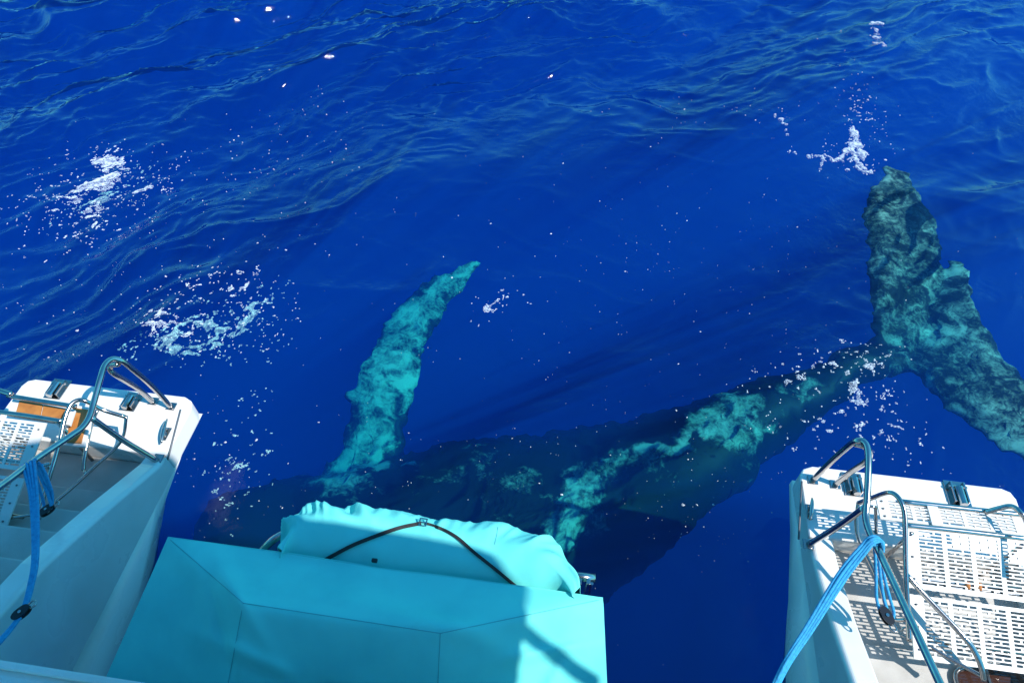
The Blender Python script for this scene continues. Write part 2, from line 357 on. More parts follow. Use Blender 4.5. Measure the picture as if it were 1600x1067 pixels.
def slab(poly, thick):
    """closed lens-like blade through points (px, py, z)"""
    pp = [at(*q) for q in poly]; c = sum(pp, Vector())/len(pp)
    top_, bot = [], []
    ring2t, ring2b = [], []
    e = [bm.verts.new(q) for q in pp]
    it = [bm.verts.new(q.lerp(c, .32) + Vector((0, 0, thick/2))) for q in pp]; ib = [bm.verts.new(q.lerp(c, .32) - Vector((0, 0, thick/2))) for q in pp]
    n = len(pp)
    for i in range(n):
        j = (i+1) % n
        bm.faces.new((e[i], e[j], it[j], it[i])); bm.faces.new((e[j], e[i], ib[i], ib[j]))
    ct = bm.verts.new(c + Vector((0, 0, thick/2))); cb = bm.verts.new(c - Vector((0, 0, thick/2)))
    for i in range(n):
        j = (i+1) % n; bm.faces.new((it[i], it[j], ct)); bm.faces.new((ib[j], ib[i], cb))
slab([(1384, 256, -.36), (1418, 258, -.36), (1440, 300, -.38), (1462, 345, -.4), (1480, 390, -.42), (1476, 425, -.45), (1462, 480, -.5), (1450, 530, -.6), (1430, 575, -.62), (1385, 575, -.62), (1362, 540, -.55), (1354, 450, -.42), (1350, 360, -.40), (1354, 295, -.36)], .16)
slab([(1425, 592, -.62), (1395, 560, -.62), (1425, 520, -.6), (1458, 440, -.5), (1484, 404, -.42), (1508, 402, -.4), (1512, 450, -.42), (1535, 510, -.45), (1575, 560, -.50), (1625, 625, -.48), (1690, 720, -.45), (1720, 800, -.42), (1690, 790, -.42), (1600, 728, -.46), (1530, 682, -.5), (1470, 632, -.55)], .18)
fl = [(545, 770, -1.5, .34, .14), (578, 700, -1.35, .34, .11), (597, 630, -1.2, .34, .09), (610, 570, -1.1, .32, .08), (643, 505, -1.05, .28, .07), (678, 458, -1.0, .21, .06), (712, 430, -.95, .15, .05), (743, 406, -.92, .07, .03)]
Cf = catmull([at(*q[:3]) for q in fl], 6); Wf = catmull([Vector((q[3], q[4], 0)) for q in fl], 6); rings = []
for i, p in enumerate(Cf):
    tt = (Cf[min(i+1, len(Cf)-1)] - Cf[max(i-1, 0)]).normalized(); sd = tt.cross(Vector((0, 0, 1))).normalized(); up = sd.cross(tt)
    kn = 1 + 0.10*math.sin(i*1.15)                                      # knuckled leading edge
    rings.append([bm.verts.new(p + sd*math.cos(a)*Wf[i].x*(kn if math.cos(a) < 0 else 1) + up*math.sin(a)*Wf[i].y) for a in [2*math.pi*k/20 for k in range(20)]])
for a, b in zip(rings, rings[1:]):
    for k in range(20): bm.faces.new((a[k], a[(k+1) % 20], b[(k+1) % 20], b[k]))
bm.faces.new(rings[0][::-1]); bm.faces.new(rings[-1])
bmesh.ops.recalc_face_normals(bm, faces=bm.faces)
tmp = bm_obj('whale_raw', bm, None)
md = tmp.modifiers.new('r', 'REMESH'); md.mode = 'VOXEL'; md.voxel_size = 0.032; md.use_smooth_shade = True
sm = tmp.modifiers.new('s', 'SMOOTH'); sm.factor = 0.6; sm.iterations = 6
dg = bpy.context.evaluated_depsgraph_get(); wm = bpy.data.meshes.new_from_object(tmp.evaluated_get(dg))
bpy.data.objects.remove(tmp)
wm.name = 'humpback_whale'
nv = len(wm.vertices); co = np.empty(nv*3); wm.vertices.foreach_get('co', co); co = co.reshape(-1, 3)
vn = np.empty(nv*3); wm.vertex_normals.foreach_get('vector', vn)
amp = np.ones(nv)
off = np.zeros_like(co)
for i in range(nv):
    v = Vector((co[i][0], co[i][1], 0)); n_ = noise.noise_vector(v*2.0)*0.05 + noise.noise_vector(v*5.0)*0.06 + noise.noise_vector(v*11)*0.045 + noise.noise_vector(v*24)*0.018
    n3 = noise.noise_vector(Vector(co[i])*1.7)
    off[i] = (n_.x, n_.y, n3.z*0.03)
wm.vertices.foreach_set('co', (co + off*amp[:, None]).ravel()); wm.update()
wm.normals_split_custom_set_from_vertices(vn.reshape(-1, 3).tolist())
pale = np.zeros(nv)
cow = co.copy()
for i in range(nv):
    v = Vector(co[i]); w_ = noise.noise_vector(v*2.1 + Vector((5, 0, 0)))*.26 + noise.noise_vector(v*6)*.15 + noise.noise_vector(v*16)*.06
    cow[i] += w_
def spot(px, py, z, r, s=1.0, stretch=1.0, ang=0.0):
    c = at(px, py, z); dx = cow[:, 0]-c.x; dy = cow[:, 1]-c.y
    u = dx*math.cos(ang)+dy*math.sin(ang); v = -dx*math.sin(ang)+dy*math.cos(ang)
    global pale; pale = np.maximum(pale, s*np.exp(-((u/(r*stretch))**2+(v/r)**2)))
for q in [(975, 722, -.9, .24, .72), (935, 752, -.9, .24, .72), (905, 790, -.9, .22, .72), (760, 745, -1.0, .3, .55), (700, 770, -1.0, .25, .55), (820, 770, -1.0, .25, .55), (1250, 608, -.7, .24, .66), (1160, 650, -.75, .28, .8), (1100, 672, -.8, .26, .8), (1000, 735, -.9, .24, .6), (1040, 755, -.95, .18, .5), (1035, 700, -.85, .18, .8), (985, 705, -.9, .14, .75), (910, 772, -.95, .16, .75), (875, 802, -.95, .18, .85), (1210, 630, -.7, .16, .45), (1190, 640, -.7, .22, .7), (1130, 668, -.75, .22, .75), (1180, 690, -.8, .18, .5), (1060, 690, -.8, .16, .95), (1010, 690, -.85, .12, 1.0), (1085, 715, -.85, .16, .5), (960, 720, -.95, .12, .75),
          (930, 760, -.95, .12, .7), (890, 785, -.95, .13, 1.0), (860, 820, -1.0, .17, 1.0), (800, 765, -1.0, .22, .42), (760, 730, -1.1, .28, .36), (770, 810, -1.0, .2, .42), (656, 725, -1.1, .13, .95), (670, 765, -1.1, .11, .6)]: spot(*q)  # pale skin patches, plus the sunlit ridge of the back painted into the tone
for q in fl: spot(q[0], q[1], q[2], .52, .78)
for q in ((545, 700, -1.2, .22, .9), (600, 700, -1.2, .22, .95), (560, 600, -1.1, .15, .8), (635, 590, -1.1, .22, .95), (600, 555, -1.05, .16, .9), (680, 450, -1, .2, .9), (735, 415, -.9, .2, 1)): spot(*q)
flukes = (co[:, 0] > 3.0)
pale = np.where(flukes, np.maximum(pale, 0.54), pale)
for q in [(1375, 275, -.35, .3, .95), (1362, 340, -.4, .22, .75), (1362, 400, -.4, .22, .8), (1368, 470, -.45, .2, .7), (1400, 330, -.4, .3, .6), (1450, 520, -.5, .25, .65), (1485, 430, -.4, .2, 1), (1480, 520, -.45, .25, .85), (1450, 600, -.5, .25, .8), (1590, 690, -.3, .3, .85), (1560, 640, -.35, .3, .7), (1640, 690, -.3, .35, .9)]: spot(*q)  # fluke mottling, with bright fringes and caustic light painted in as pale spots
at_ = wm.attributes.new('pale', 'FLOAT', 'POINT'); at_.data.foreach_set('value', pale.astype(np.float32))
m, t, b = new_mat('whale_skin'); N = t.nodes.new; Lk = t.links.new
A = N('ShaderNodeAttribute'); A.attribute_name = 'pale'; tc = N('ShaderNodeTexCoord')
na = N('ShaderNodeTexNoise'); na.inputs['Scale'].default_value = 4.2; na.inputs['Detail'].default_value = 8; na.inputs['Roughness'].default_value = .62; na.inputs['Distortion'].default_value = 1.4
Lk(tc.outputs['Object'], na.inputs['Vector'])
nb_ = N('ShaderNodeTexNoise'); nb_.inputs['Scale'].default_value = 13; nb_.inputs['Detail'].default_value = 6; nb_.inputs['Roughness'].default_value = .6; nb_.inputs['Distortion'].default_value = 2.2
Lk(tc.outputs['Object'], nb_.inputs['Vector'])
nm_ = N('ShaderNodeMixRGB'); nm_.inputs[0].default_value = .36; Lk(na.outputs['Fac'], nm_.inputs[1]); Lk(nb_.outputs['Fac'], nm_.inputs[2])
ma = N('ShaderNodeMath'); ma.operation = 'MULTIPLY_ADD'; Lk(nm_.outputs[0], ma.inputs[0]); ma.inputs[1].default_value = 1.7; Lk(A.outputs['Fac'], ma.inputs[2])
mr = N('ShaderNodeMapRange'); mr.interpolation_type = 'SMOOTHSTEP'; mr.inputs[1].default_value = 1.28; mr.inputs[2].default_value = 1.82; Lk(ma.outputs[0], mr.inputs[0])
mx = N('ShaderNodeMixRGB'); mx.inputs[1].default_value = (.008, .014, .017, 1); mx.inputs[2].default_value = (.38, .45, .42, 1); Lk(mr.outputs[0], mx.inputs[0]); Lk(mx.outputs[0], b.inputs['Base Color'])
b.inputs['Roughness'].default_value = .5; b.inputs['Specular IOR Level'].default_value = .1
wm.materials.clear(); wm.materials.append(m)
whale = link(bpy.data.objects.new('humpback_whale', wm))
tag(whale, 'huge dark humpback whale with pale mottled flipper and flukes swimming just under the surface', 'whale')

# ------------------------------------------------------------------ catamaran
boat = empty('catamaran', 'white sailing catamaran seen from its upper deck, two stepped sterns with steel rails', 'boat', (-0.5, 0, 0))
class _P:  # parts keep world positions although the boat's origin is offset
    pass
def bpart(o, label=None):
    o.parent = boat; o.location = Vector(o.location) - Vector((-0.5, 0, 0))
    if label: o['label'] = label
    return o
def sub(o, part):
    o.parent = part; return o

def loft_profile(name, secs, mat, bevel=0.0, smooth=False):
    """secs: list of closed rings (same count) lofted and capped"""
    bm = bmesh.new(); R = [[bm.verts.new(p) for p in s] for s in secs]; n = len(secs[0])
    for a, b in zip(R, R[1:]):
        for k in range(n): bm.faces.new((a[k], a[(k+1) % n], b[(k+1) % n], b[k]))
    bm.faces.new(R[0][::-1]); bm.faces.new(R[-1])
    bmesh.ops.recalc_face_normals(bm, faces=bm.faces)
    if bevel:
        es = [e for e in bm.edges if len(e.link_faces) == 2 and e.calc_face_angle(0) > 0.5]
        bmesh.ops.bevel(bm, geom=es, offset=bevel, segments=3, affect='EDGES', profile=0.6)
    return bm_obj(name, bm, mat, None, smooth)

def hull(xi, xw, xo, prof, ya, label, flare=0.0, inset=0.0):
    """xi inboard edge, xw inner face of the bulwark, xo outboard edge; prof: (y, ztop)"""
    s = 1 if xo > xi else -1
    # hull body up to z .42 with the stern overhanging the water
    secs = []
    for y, keel, fl_ in [(ya-.02, .30, 0.0), (ya-.35, .12, .03), (ya-.75, -.12, .05), (ya-1.3, -.45, .06), (ya-2.5, -.8, .07), (-3.5, -.9, .08)]:
        i0 = xi + s*.012; o0 = xo - s*.03; q_ = flare*min(max((ya-y)/1.2, 0), 1.6); fi = fl_ - q_ + inset*min(max(1-(ya-y)*1.0, -.15), 1)
        secs.append([(i0, y, .42), (i0 + s*fi, y, (keel+.42)/2), (i0 + s*(fi+.10), y, keel), (o0 - s*(fl_+.16), y, keel), (o0 - s*fl_, y, (keel+.42)/2), (o0, y, .42)])
    h = bpart(loft_profile('hull', secs, M_gel, smooth=True), label)
    # aft platform, rounded corners
    c = .09
    poly = [(xi, 2.02), (xi, ya-c), (xi+s*.025, ya-.03), (xi+s*c, ya), (xo-s*c*.8, ya), (xo-s*.02, ya-.02), (xo, ya-c*.8), (xo, 2.02)]
    sub(prism('stern_platform', poly, .425, .60, M_gel, None, .018), h)
    # bulwarks: inboard and outboard walls rising forward
    for a, w in ((xi, xw), (xo, xo - s*.12)):
        secs = [[(a, y, .425), (a, y, z - .02), (a + (w-a)*.15, y, z), (w, y, z), (w, y, .425)] for y, z in prof]
        sub(loft_profile('bulwark', secs, M_gel, .012), h)
    return h
LP = [(2.018, .598), (1.93, .62), (1.5, .87), (1.05, 1.11), (.64, 1.25), (.2, 1.40), (-3.4, 1.72)]
RP = [(2.018, .598), (1.90, .61), (1.74, .64), (1.45, .73), (1.10, .87), (.6, 1.08), (.2, 1.25), (-3.4, 1.72)]
XI_L, XW_L, XO_L = -2.62, -2.75, -3.93
XI_R, XW_R, XO_R = 1.575, 1.715, 2.93
hl = hull(XI_L, XW_L, XO_L, LP, 2.50, 'left stern, mostly in shade', -.02, .15)
hr = hull(XI_R, XW_R, XO_R, RP, 2.53, 'right stern, sunlit', .13)
# well floors and steps
sub(box('well_floor', ((XW_L-XO_L+.12)/2*0 + (XW_L+XO_L+.12)/2, 1.89, .445), (1.05, .25, .03), M_deck, None, .004), hl)
def steps(h, x0, x1, lips):
    for (ya_, yb_, z) in lips:
        o = box('step', ((x0+x1)/2, (ya_+yb_)/2, (z+.43)/2), (abs(x1-x0)-.004, ya_-yb_-.004, z-.43), M_deck, None, .012)
        sub(o, h)
steps(hl, XW_L, XO_L+.12, [(1.76, 1.54, .50), (1.54, 1.33, .68), (1.33, 1.10, .86), (1.10, .86, 1.02), (.86, .55, 1.18), (.55, -3.3, 1.35)])
sub(box('well_floor', ((XW_R+XO_R-.12)/2, 1.735, .445), (1.105, .56, .03), M_deck, None, .004), hr)
steps(hr, XW_R, XO_R-.12, [(1.452, 1.15, .50), (1.15, .85, .70), (.85, .5, .95), (.5, -3.3, 1.2)])
# deck beam, flybridge roof and posts
bpart(box('cockpit_deck', (-.45, -1.53, 1.60), (3.9, 4.0, .22), M_gel, None, .03))
lip = bpart(box('deck_lip', (-1.72, .475, 1.705), (1.0, .03, .05), M_gel, None, .008))
RZ = 5.2
flyb = bpart(box('flybridge_deck', (-.4, -2.0, 3.0), (4.2, 3.2, .10), M_gel, None, .03))

# hinge fittings and cleats on the sterns
def hinge(px, py, h, sc=1.0, rot=0.0):
    c = at(px, py, .605); bm = bmesh.new()
    add_box(bm, (c.x, c.y, .6045), (.125*sc, .17*sc, .008), .002)
    add_box(bm, (c.x-.036*sc, c.y, .625), (.012, .13*sc, .034), .003); add_box(bm, (c.x+.036*sc, c.y, .625), (.012, .13*sc, .034), .003)
    add_tube(bm, [(c.x, c.y-.085*sc, .640), (c.x, c.y+.03*sc, .640)], .022*sc, smooth_path=False)
    add_tube(bm, [(c.x-.05*sc, c.y+.035*sc, .632), (c.x+.05*sc, c.y+.035*sc, .632)], .009, smooth_path=False)
    bmesh.ops.recalc_face_normals(bm, faces=bm.faces)
    sub(bm_obj('ladder_hinge', bm, M_steel, None), h)
hinge(90, 608, hl, 1.0); hinge(205, 628, hl, .9); hinge(1333, 757, hr, 1.0); hinge(1496, 772, hr, 1.1)
def cleat(p0, p1, h):
    a = Vector(p0); b_ = Vector(p1); bm = bmesh.new(); c = (a+b_)/2; d = (b_-a)
    add_tube(bm, [a, a.lerp(b_, .3)+Vector((0, 0, .012)), a.lerp(b_, .7)+Vector((0, 0, .012)), b_], lambda t: .006+.007*math.sin(math.pi*t), n=4)
    for k in (.36, .64):
        q = a.lerp(b_, k); add_tube(bm, [q+Vector((0, 0, -.035)), q], .009, smooth_path=False)
    add_box(bm, (c.x, c.y, c.z-.037), (.035, .10, .006), .001)
    bmesh.ops.recalc_face_normals(bm, faces=bm.faces); sub(bm_obj('cleat', bm, M_steel, None, True), h)
cleat(at(261, 655, .645), at(252, 692, .645), hl); cleat(at(1269, 778, .645), at(1266, 812, .645), hr)
for a, b_, h in ((at(282, 640, .604), at(262, 718, .604), hl), (at(1253, 752, .604), at(1248, 842, .604), hr)):
    sub(tube('rub_strip', [a, b_], .006, M_rubber, smooth_path=False), h)
for px, py, h in ((268, 635, hl), (240, 627, hl), (247, 716, hl), (1270, 750, hr), (1305, 757, hr), (1263, 850, hr)):
    c = at(px, py, .603); sub(box('rail_foot', (c.x, c.y, .6045), (.062, .062, .008), M_steel, None, .002), h)

# handrails
def rail(name, paths, r, label=None):
    first = None
    bm = bmesh.new()
    for pts in paths:
        add_tube(bm, [at(*p) for p in pts], r, seg=14, n=7)
    bmesh.ops.recalc_face_normals(bm, faces=bm.faces)
    return bpart(bm_obj(name, bm, M_steel, None, True), label)
R_ = .0185
rail('handrail', [
    [(268, 637, .60), (240, 606, .80), (205, 575, 1.03), (190, 564, 1.11), (176, 561, 1.15), (164, 570, 1.17), (157, 590, 1.17), (146, 630, 1.13), (139, 652, 1.12), (128, 668, 1.13), (110, 681, 1.16), (60, 715, 1.24), (0, 760, 1.36), (-60, 802, 1.50), (-160, 880, 1.7)],
    [(240, 629, .60), (215, 607, .78), (180, 585, .98), (172, 577, 1.03), (174, 571, 1.06), (184, 569, 1.10)],
    [(139, 650, 1.11), (190, 686, .86), (246, 720, .60)]], R_, 'left handrail')
rail('handrail', [
    [(1270, 750, .60), (1300, 720, .86), (1328, 695, 1.10), (1338, 689, 1.16), (1348, 689, 1.18), (1355, 699, 1.18), (1357, 725, 1.16), (1355, 780, 1.10), (1353, 808, 1.07), (1359, 832, 1.08), (1372, 858, 1.12), (1410, 940, 1.24), (1470, 1070, 1.40), (1530, 1200, 1.55)],
    [(1305, 757, .60), (1330, 737, .78), (1352, 722, .95), (1359, 712, 1.03), (1358, 704, 1.09), (1350, 697, 1.14), (1336, 693, 1.14)],
    [(1352, 792, 1.085), (1310, 822, .84), (1263, 851, .60)]], R_, 'right handrail')

# grated gangway on each stern
def grating(name, O, U, V, lu, lv, mat, part, blocks, rows, ml=.06, mr=.02, mt=.02, mb=.02, thick=.010):
    """perforated panel: O corner, U/V unit directions, lu x lv metres, slots in brick order"""
    us = [0, ml]; solid_col = []
    bw = (lu - ml - mr)/blocks
    cuts = []
    for b_ in range(blocks):
        x0 = ml + b_*bw
        for q in (.10, .34, .42, .66, .74, 1.0): cuts.append((x0 + bw*q, b_, q))
    xs_ = [0.0]; tagc = []
    xs_.append(ml)
    for b_ in range(blocks):
        for q in (.08, .30, .37, .60, .67, .92): xs_.append(ml + bw*(b_+q))
        xs_.append(ml + bw*(b_+1))
    xs_.append(lu)
    ph = (lv - mt - mb)/rows; ys_ = [0.0]
    for r in range(rows): ys_ += [mt + ph*r, mt + ph*(r+.66)]
    ys_ += [mt + ph*rows, lv]
    nx, ny = len(xs_)-1, len(ys_)-1
    def void(i, j):
        if i < 1 or i >= nx-1 or j < 1 or j >= ny-1: return False
        if (j-1) % 2: return False
        k = (i-1) % 7; row = (j-1)//2
        if k in (0, 6): return False
        return k != (2 if row % 2 else 4)
    Vt = []; Fc = []; ix = {}
    nrm = U.cross(V).normalized()
    if nrm.z < 0: nrm = -nrm
    def vv(i, j, l):
        if (i, j, l) not in ix:
            ix[(i, j, l)] = len(Vt); Vt.append(O + U*xs_[i] + V*ys_[j] + nrm*(0 if l else -thick))
        return ix[(i, j, l)]
    for i in range(nx):
        for j in range(ny):
            if void(i, j): continue
            Fc.append((vv(i, j, 1), vv(i+1, j, 1), vv(i+1, j+1, 1), vv(i, j+1, 1))); Fc.append((vv(i, j+1, 0), vv(i+1, j+1, 0), vv(i+1, j, 0), vv(i, j, 0)))
            for (di, dj, a, c) in ((-1, 0, (i, j), (i, j+1)), (1, 0, (i+1, j+1), (i+1, j)), (0, -1, (i+1, j), (i, j)), (0, 1, (i, j+1), (i+1, j+1))):
                I, J = i+di, j+dj
                if not (0 <= I < nx and 0 <= J < ny) or void(I, J):
                    Fc.append((vv(*a, 1), vv(*c, 1), vv(*c, 0), vv(*a, 0)))
    o = mesh_obj(name, Vt, Fc, mat); bm = bmesh.new(); bm.from_mesh(o.data); bmesh.ops.recalc_face_normals(bm, faces=bm.faces); bm.to_mesh(o.data); bm.free()
    # bolts on the solid margin
    sub(o, part)
    for k in (.15, .5, .85):
        c = O + U*(ml*.5) + V*(lv*k) + nrm*.002
        sub(tube('bolt', [c, c + nrm*.004], .006, M_rubber, seg=8, smooth_path=False), part)
    return o
def seg(part, name, pts, r=.013, mat=None, smooth_path=True):
    return sub(tube(name, [at(*p) for p in pts], r, mat or M_steel, smooth_path=smooth_path), part)
# right gangway: slopes down towards the cockpit
gr = bpart(tube('gangway', [at(1405, 783, .95), at(1550, 799, .95), at(1640, 808, .95)], .016, M_steel), 'right folding gangway')
sl = Vector((0, -1, -.345)).normalized(); ux = Vector((1, 0, 0))
grating('grating_panel', Vector((1.86, 2.145, .945)), ux, Vector((0, -1, 0)), .86, .135, M_panel, gr, 5, 6, .055, .10, .012, .012)
grating('grating_panel', Vector((1.985, 1.985, .95)), ux, sl, .98, .335, M_panel, gr, 6, 15)
grating('grating_panel', Vector((1.985, 1.635, .83)), ux, sl, .98, .325, M_panel, gr, 6, 14)
seg(gr, 'gangway_bar', [(1412, 820, .955), (1500, 829, .955), (1610, 842, .955)], .015)
seg(gr, 'gangway_bar', [(1425, 903, .84), (1500, 911, .84), (1620, 924, .84)], .013)
seg(gr, 'gangway_bar', [(1425, 911, .83), (1500, 919, .83), (1620, 932, .83)], .011)
seg(gr, 'gangway_bar', [(1418, 998, .71), (1500, 1010, .71), (1620, 1028, .71)], .013)
for px, py in ((1512, 914), (1530, 916)):
    c = at(px, py, .845); seg(gr, 'rust_spot', [(px, py-4, .846), (px, py+5, .846)], .0145, M_rust)
seg(gr, 'side_rail', [(1341, 786, .90), (1362, 778, 1.0), (1385, 770, 1.1), (1398, 772, 1.13), (1409, 786, 1.13), (1414, 808, 1.10), (1415, 860, 1.02), (1416, 905, .95), (1419, 960, .85), (1421, 1000, .78)], .0135)
seg(gr, 'side_rail', [(1341, 786, .90), (1338, 815, .82), (1342, 842, .76), (1360, 880, .70), (1375, 915, .66), (1386, 950, .64), (1398, 967, .64), (1415, 968, .68)], .011)
seg(gr, 'side_rail', [(1416, 897, .96), (1450, 935, .92), (1500, 988, .88), (1520, 1012, .85), (1533, 1040, .80), (1538, 1062, .75)], .015)
seg(gr, 'side_rail', [(1422, 988, .74), (1470, 1020, .74), (1538, 1058, .75)], .010)
seg(gr, 'side_rail', [(1540, 800, .96), (1562, 794, 1.02), (1580, 791, 1.06), (1594, 800, 1.08), (1606, 820, 1.06), (1625, 900, 1.0)], .015)
seg(gr, 'support_leg', [(1355, 790, .86), (1368, 792, .86), (1370, 850, .47)], .010, smooth_path=False)
for px, py, zb in ((1425, 832, .46), (1600, 850, .46)):
    a = at(px, py, .94); sub(tube('support_leg', [a, (a.x, a.y, .605 if a.y > 2.02 else .462)], .012, M_steel, smooth_path=False), gr)
# white platform strap across the top panel
c = at(1458, 790, .95); sub(box('cross_strap', (c.x-.01, 2.075, .955), (.058, .14, .010), M_gel, None, .002), gr)
# left gangway
gl_ = bpart(tube('gangway', [at(-60, 597, .95), at(-10, 608, .95), at(18, 616, .95)], .018, M_steel), 'left folding gangway with teak inlays')
seg(gl_, 'gangway_bar', [(12, 618, .93), (60, 626, .93), (118, 635, .93)], .016)
seg(gl_, 'gangway_bar', [(-20, 641, .955), (40, 649, .955), (97, 658, .955)], .015)
grating('grating_panel', Vector((-3.25, 1.965, .95)), Vector((-1, 0, 0)), sl, .66, .31, M_panel, gl_, 5, 15, .065)
grating('grating_panel', Vector((-3.25, 1.630, .84)), Vector((-1, 0, 0)), sl, .62, .31, M_panel, gl_, 5, 15, .065)
seg(gl_, 'gangway_bar', [(-20, 714, .85), (30, 722, .85), (78, 730, .85)], .013)
seg(gl_, 'gangway_bar', [(-20, 801, .73), (20, 805, .73), (36, 808, .73)], .012)
seg(gl_, 'side_rail', [(195, 651, .86), (160, 640, .93), (135, 627, 1.02), (122, 625, 1.04), (110, 633, 1.04), (101, 655, 1.01), (93, 690, .95), (80, 735, .88), (68, 775, .80), (60, 812, .74)], .0135)
seg(gl_, 'side_rail', [(197, 650, .86), (193, 680, .76), (180, 700, .70), (150, 727, .68), (118, 757, .66), (85, 785, .66)], .011)
seg(gl_, 'side_rail', [(152, 640, .80), (141, 670, .74), (132, 715, .66), (130, 735, .62)], .013)
seg(gl_, 'side_rail', [(130, 732, .62), (134, 742, .64)], .010)
seg(gl_, 'side_rail', [(0, 811, .74), (30, 807, .74), (58, 803, .74)], .009)
seg(gl_, 'side_rail', [(30, 733, .9), (60, 728, .9), (78, 724, .9)], .011)
def quad_prism(name, pts, z, th, mat, part, bevel=.003):
    poly = [(at(x, y, z).x, at(x, y, z).y) for x, y in pts]
    return sub(prism(name, poly, z-th, z, mat, None, bevel), part)
quad_prism('teak_tray', [(20, 622), (117, 640), (109, 664), (10, 648)], .865, .02, M_gel, gl_)
quad_prism('teak_inlay', [(30, 625), (66, 631), (61, 653), (23, 648)], .880, .012, M_teak, gl_)
quad_prism('teak_inlay', [(68, 632), (107, 639), (100, 659), (63, 654)], .880, .012, M_teak, gl_)
quad_prism('teak_tray', [(110, 632), (146, 637), (132, 698), (98, 695)], .80, .02, M_gel, gl_)
quad_prism('teak_inlay', [(114, 636), (139, 640), (126, 692), (102, 690)], .815, .012, M_teak, gl_)
for px, py in ((90, 660), (-10, 648)):
    a = at(px, py, .93); sub(tube('support_leg', [a, (a.x, a.y, .605 if a.y > 2.02 else .462)], .012, M_steel, smooth_path=False), gl_)
# tinted hatch in the right stern
hx = Vector((2.66, 1.30, .505))
bm = bmesh.new()
def oval(cx, cy, a, b_, n=28, e=3.2):
    return [(cx + a*abs(math.cos(q))**(2/e)*(1 if math.cos(q) > 0 else -1), cy + b_*abs(math.sin(q))**(2/e)*(1 if math.sin(q) > 0 else -1)) for q in [2*math.pi*(k+.5)/n for k in range(n)]]
hatch = sub(prism('hatch_glass', oval(hx.x, hx.y, .36, .10), .505, .520, M_glass), hr)
oo = oval(hx.x, hx.y, .372, .112, 40); rim = [(x, y, .520) for x, y in oo] + [(oo[0][0], oo[0][1], .520)]
sub(tube('hatch_rim', rim, .013, M_steel, smooth_path=False), hr)
sub(box('hatch_bar', (2.47, 1.30, .523), (.014, .19, .008), M_steel, None, .002), hr)
# shackle on the gangway foot, right
seg(gr, 'shackle', [(1408, 985, .66), (1414, 980, .68), (1420, 986, .68), (1416, 994, .66), (1408, 992, .65)], .006)

# davit arms that carry the tender
dv = bpart(tube('davit', [at(395, 885, .95), at(410, 860, 1.0), at(425, 845, 1.05), at(445, 833, 1.05), at(470, 828, 1.0)], .022, M_steel))
dv2 = bpart(tube('davit', [at(860, 905, .98), at(900, 900, 1.05), at(930, 903, 1.05)], .024, M_steel, smooth_path=False))
bm = bmesh.new(); c = at(918, 915, 1.02)
add_box(bm, (c.x, c.y, 1.0), (.022, .03, .16), .004); add_box(bm, (c.x-.04, c.y, 1.0), (.010, .03, .14), .002)
add_tube(bm, [(c.x+.02, c.y, 1.06), (c.x+.02, c.y, .9)], .008, smooth_path=False)
bmesh.ops.recalc_face_normals(bm, faces=bm.faces); sub(bm_obj('bracket', bm, M_steel), dv2)
bpart(box('davit_beam', (-.75, .80, .74), (1.7, .10, .12), M_gel, None, .02))

# ------------------------------------------------------------------ covered tender (aft) with straps
def smst(a, b_, x):
    q = min(max((x-a)/(b_-a), 0), 1); return q*q*(3-2*q)
tender = empty('covered_tender', 'small tender hoisted on davits under a gathered turquoise canvas cover with black straps', 'tender', at(670, 870, .9))
def tpart(o):
    o.parent = tender; o.location = -Vector(tender.location); return o
aft_edge = [(432, 862), (440, 838), (452, 814), (470, 797), (495, 788), (540, 790), (600, 798), (660, 808), (720, 817), (790, 822), (835, 832), (868, 846), (885, 868), (896, 892), (903, 912), (906, 930)]
crest = [(443, 862), (450, 842), (466, 823), (482, 814), (505, 812), (545, 818), (600, 827), (655, 836), (712, 846), (775, 852), (815, 860), (845, 872), (865, 888), (878, 904), (888, 920), (893, 932)]
E3 = catmull([at(x, y, 1.13) for x, y in aft_edge], 14); K3 = catmull([at(x, y, 1.26) for x, y in crest], 14)
n = len(E3); fr3 = []
a0 = at(440, 905, 1.08); a1 = at(905, 960, 1.08)
rows_ = []
for i in range(n):
    u = i/(n-1); f = a0.lerp(a1, smst(.0, 1, u)); 
    f = Vector((a0.x + (a1.x-a0.x)*min(max((E3[i].x-E3[0].x)/(E3[-1].x-E3[0].x), 0), 1), f.y, f.z))
    rows_.append((f, K3[i], E3[i]))
NVt = 44; Vt = []; Fc = []
for i, (f, k, e) in enumerate(rows_):
    u = i/(n-1)
    for j in range(NVt):
        v = j/(NVt-1)
        if v < .45: q = v/.45; p = f.lerp(k, q); p.z += .05*math.sin(math.pi*q)
        elif v < .8:
            q = (v-.45)/.35; p = k.lerp(e, q); p.z = k.z + (e.z-k.z)*q**2.0
        else:
            q = (v-.8)/.2; p = Vector(e); ins = (k-e); ins.z = 0; p += ins*(-.10*math.sin(q*math.pi) + .35*q*q); p.z = e.z - .42*q
        # gathers pulled from the edge cord, soft sag on the top
        s = i*2*math.pi/14
        g = math.exp(-((v-.74)/.17)**2)
        ph = 6*noise.noise(Vector((u*7, v*1.5, 3.1)))
        L_ = K3[i].x*9 + K3[i].y*5
        en = .45 + .9*abs(2*u-1)**1.5 + .5*noise.noise(Vector((u*5, 7, 0)))
        wr = (.35-abs(noise.noise(Vector((L_*.9 + 2.2*v*(1 if u < .5 else -1), v*1.6, 3.3)))) )*.17*en + (.3-abs(noise.noise(Vector((L_*2.1 - 3*v, v*2.5, 8.3)))))*.07*en
        p.z += g*wr + .018*noise.noise(Vector((p.x*3.2, p.y*4, 0))) + .008*noise.noise(Vector((p.x*9, p.y*11, 5)))
        p += (e-k).normalized()*g*wr*.30
        Vt.append(p)
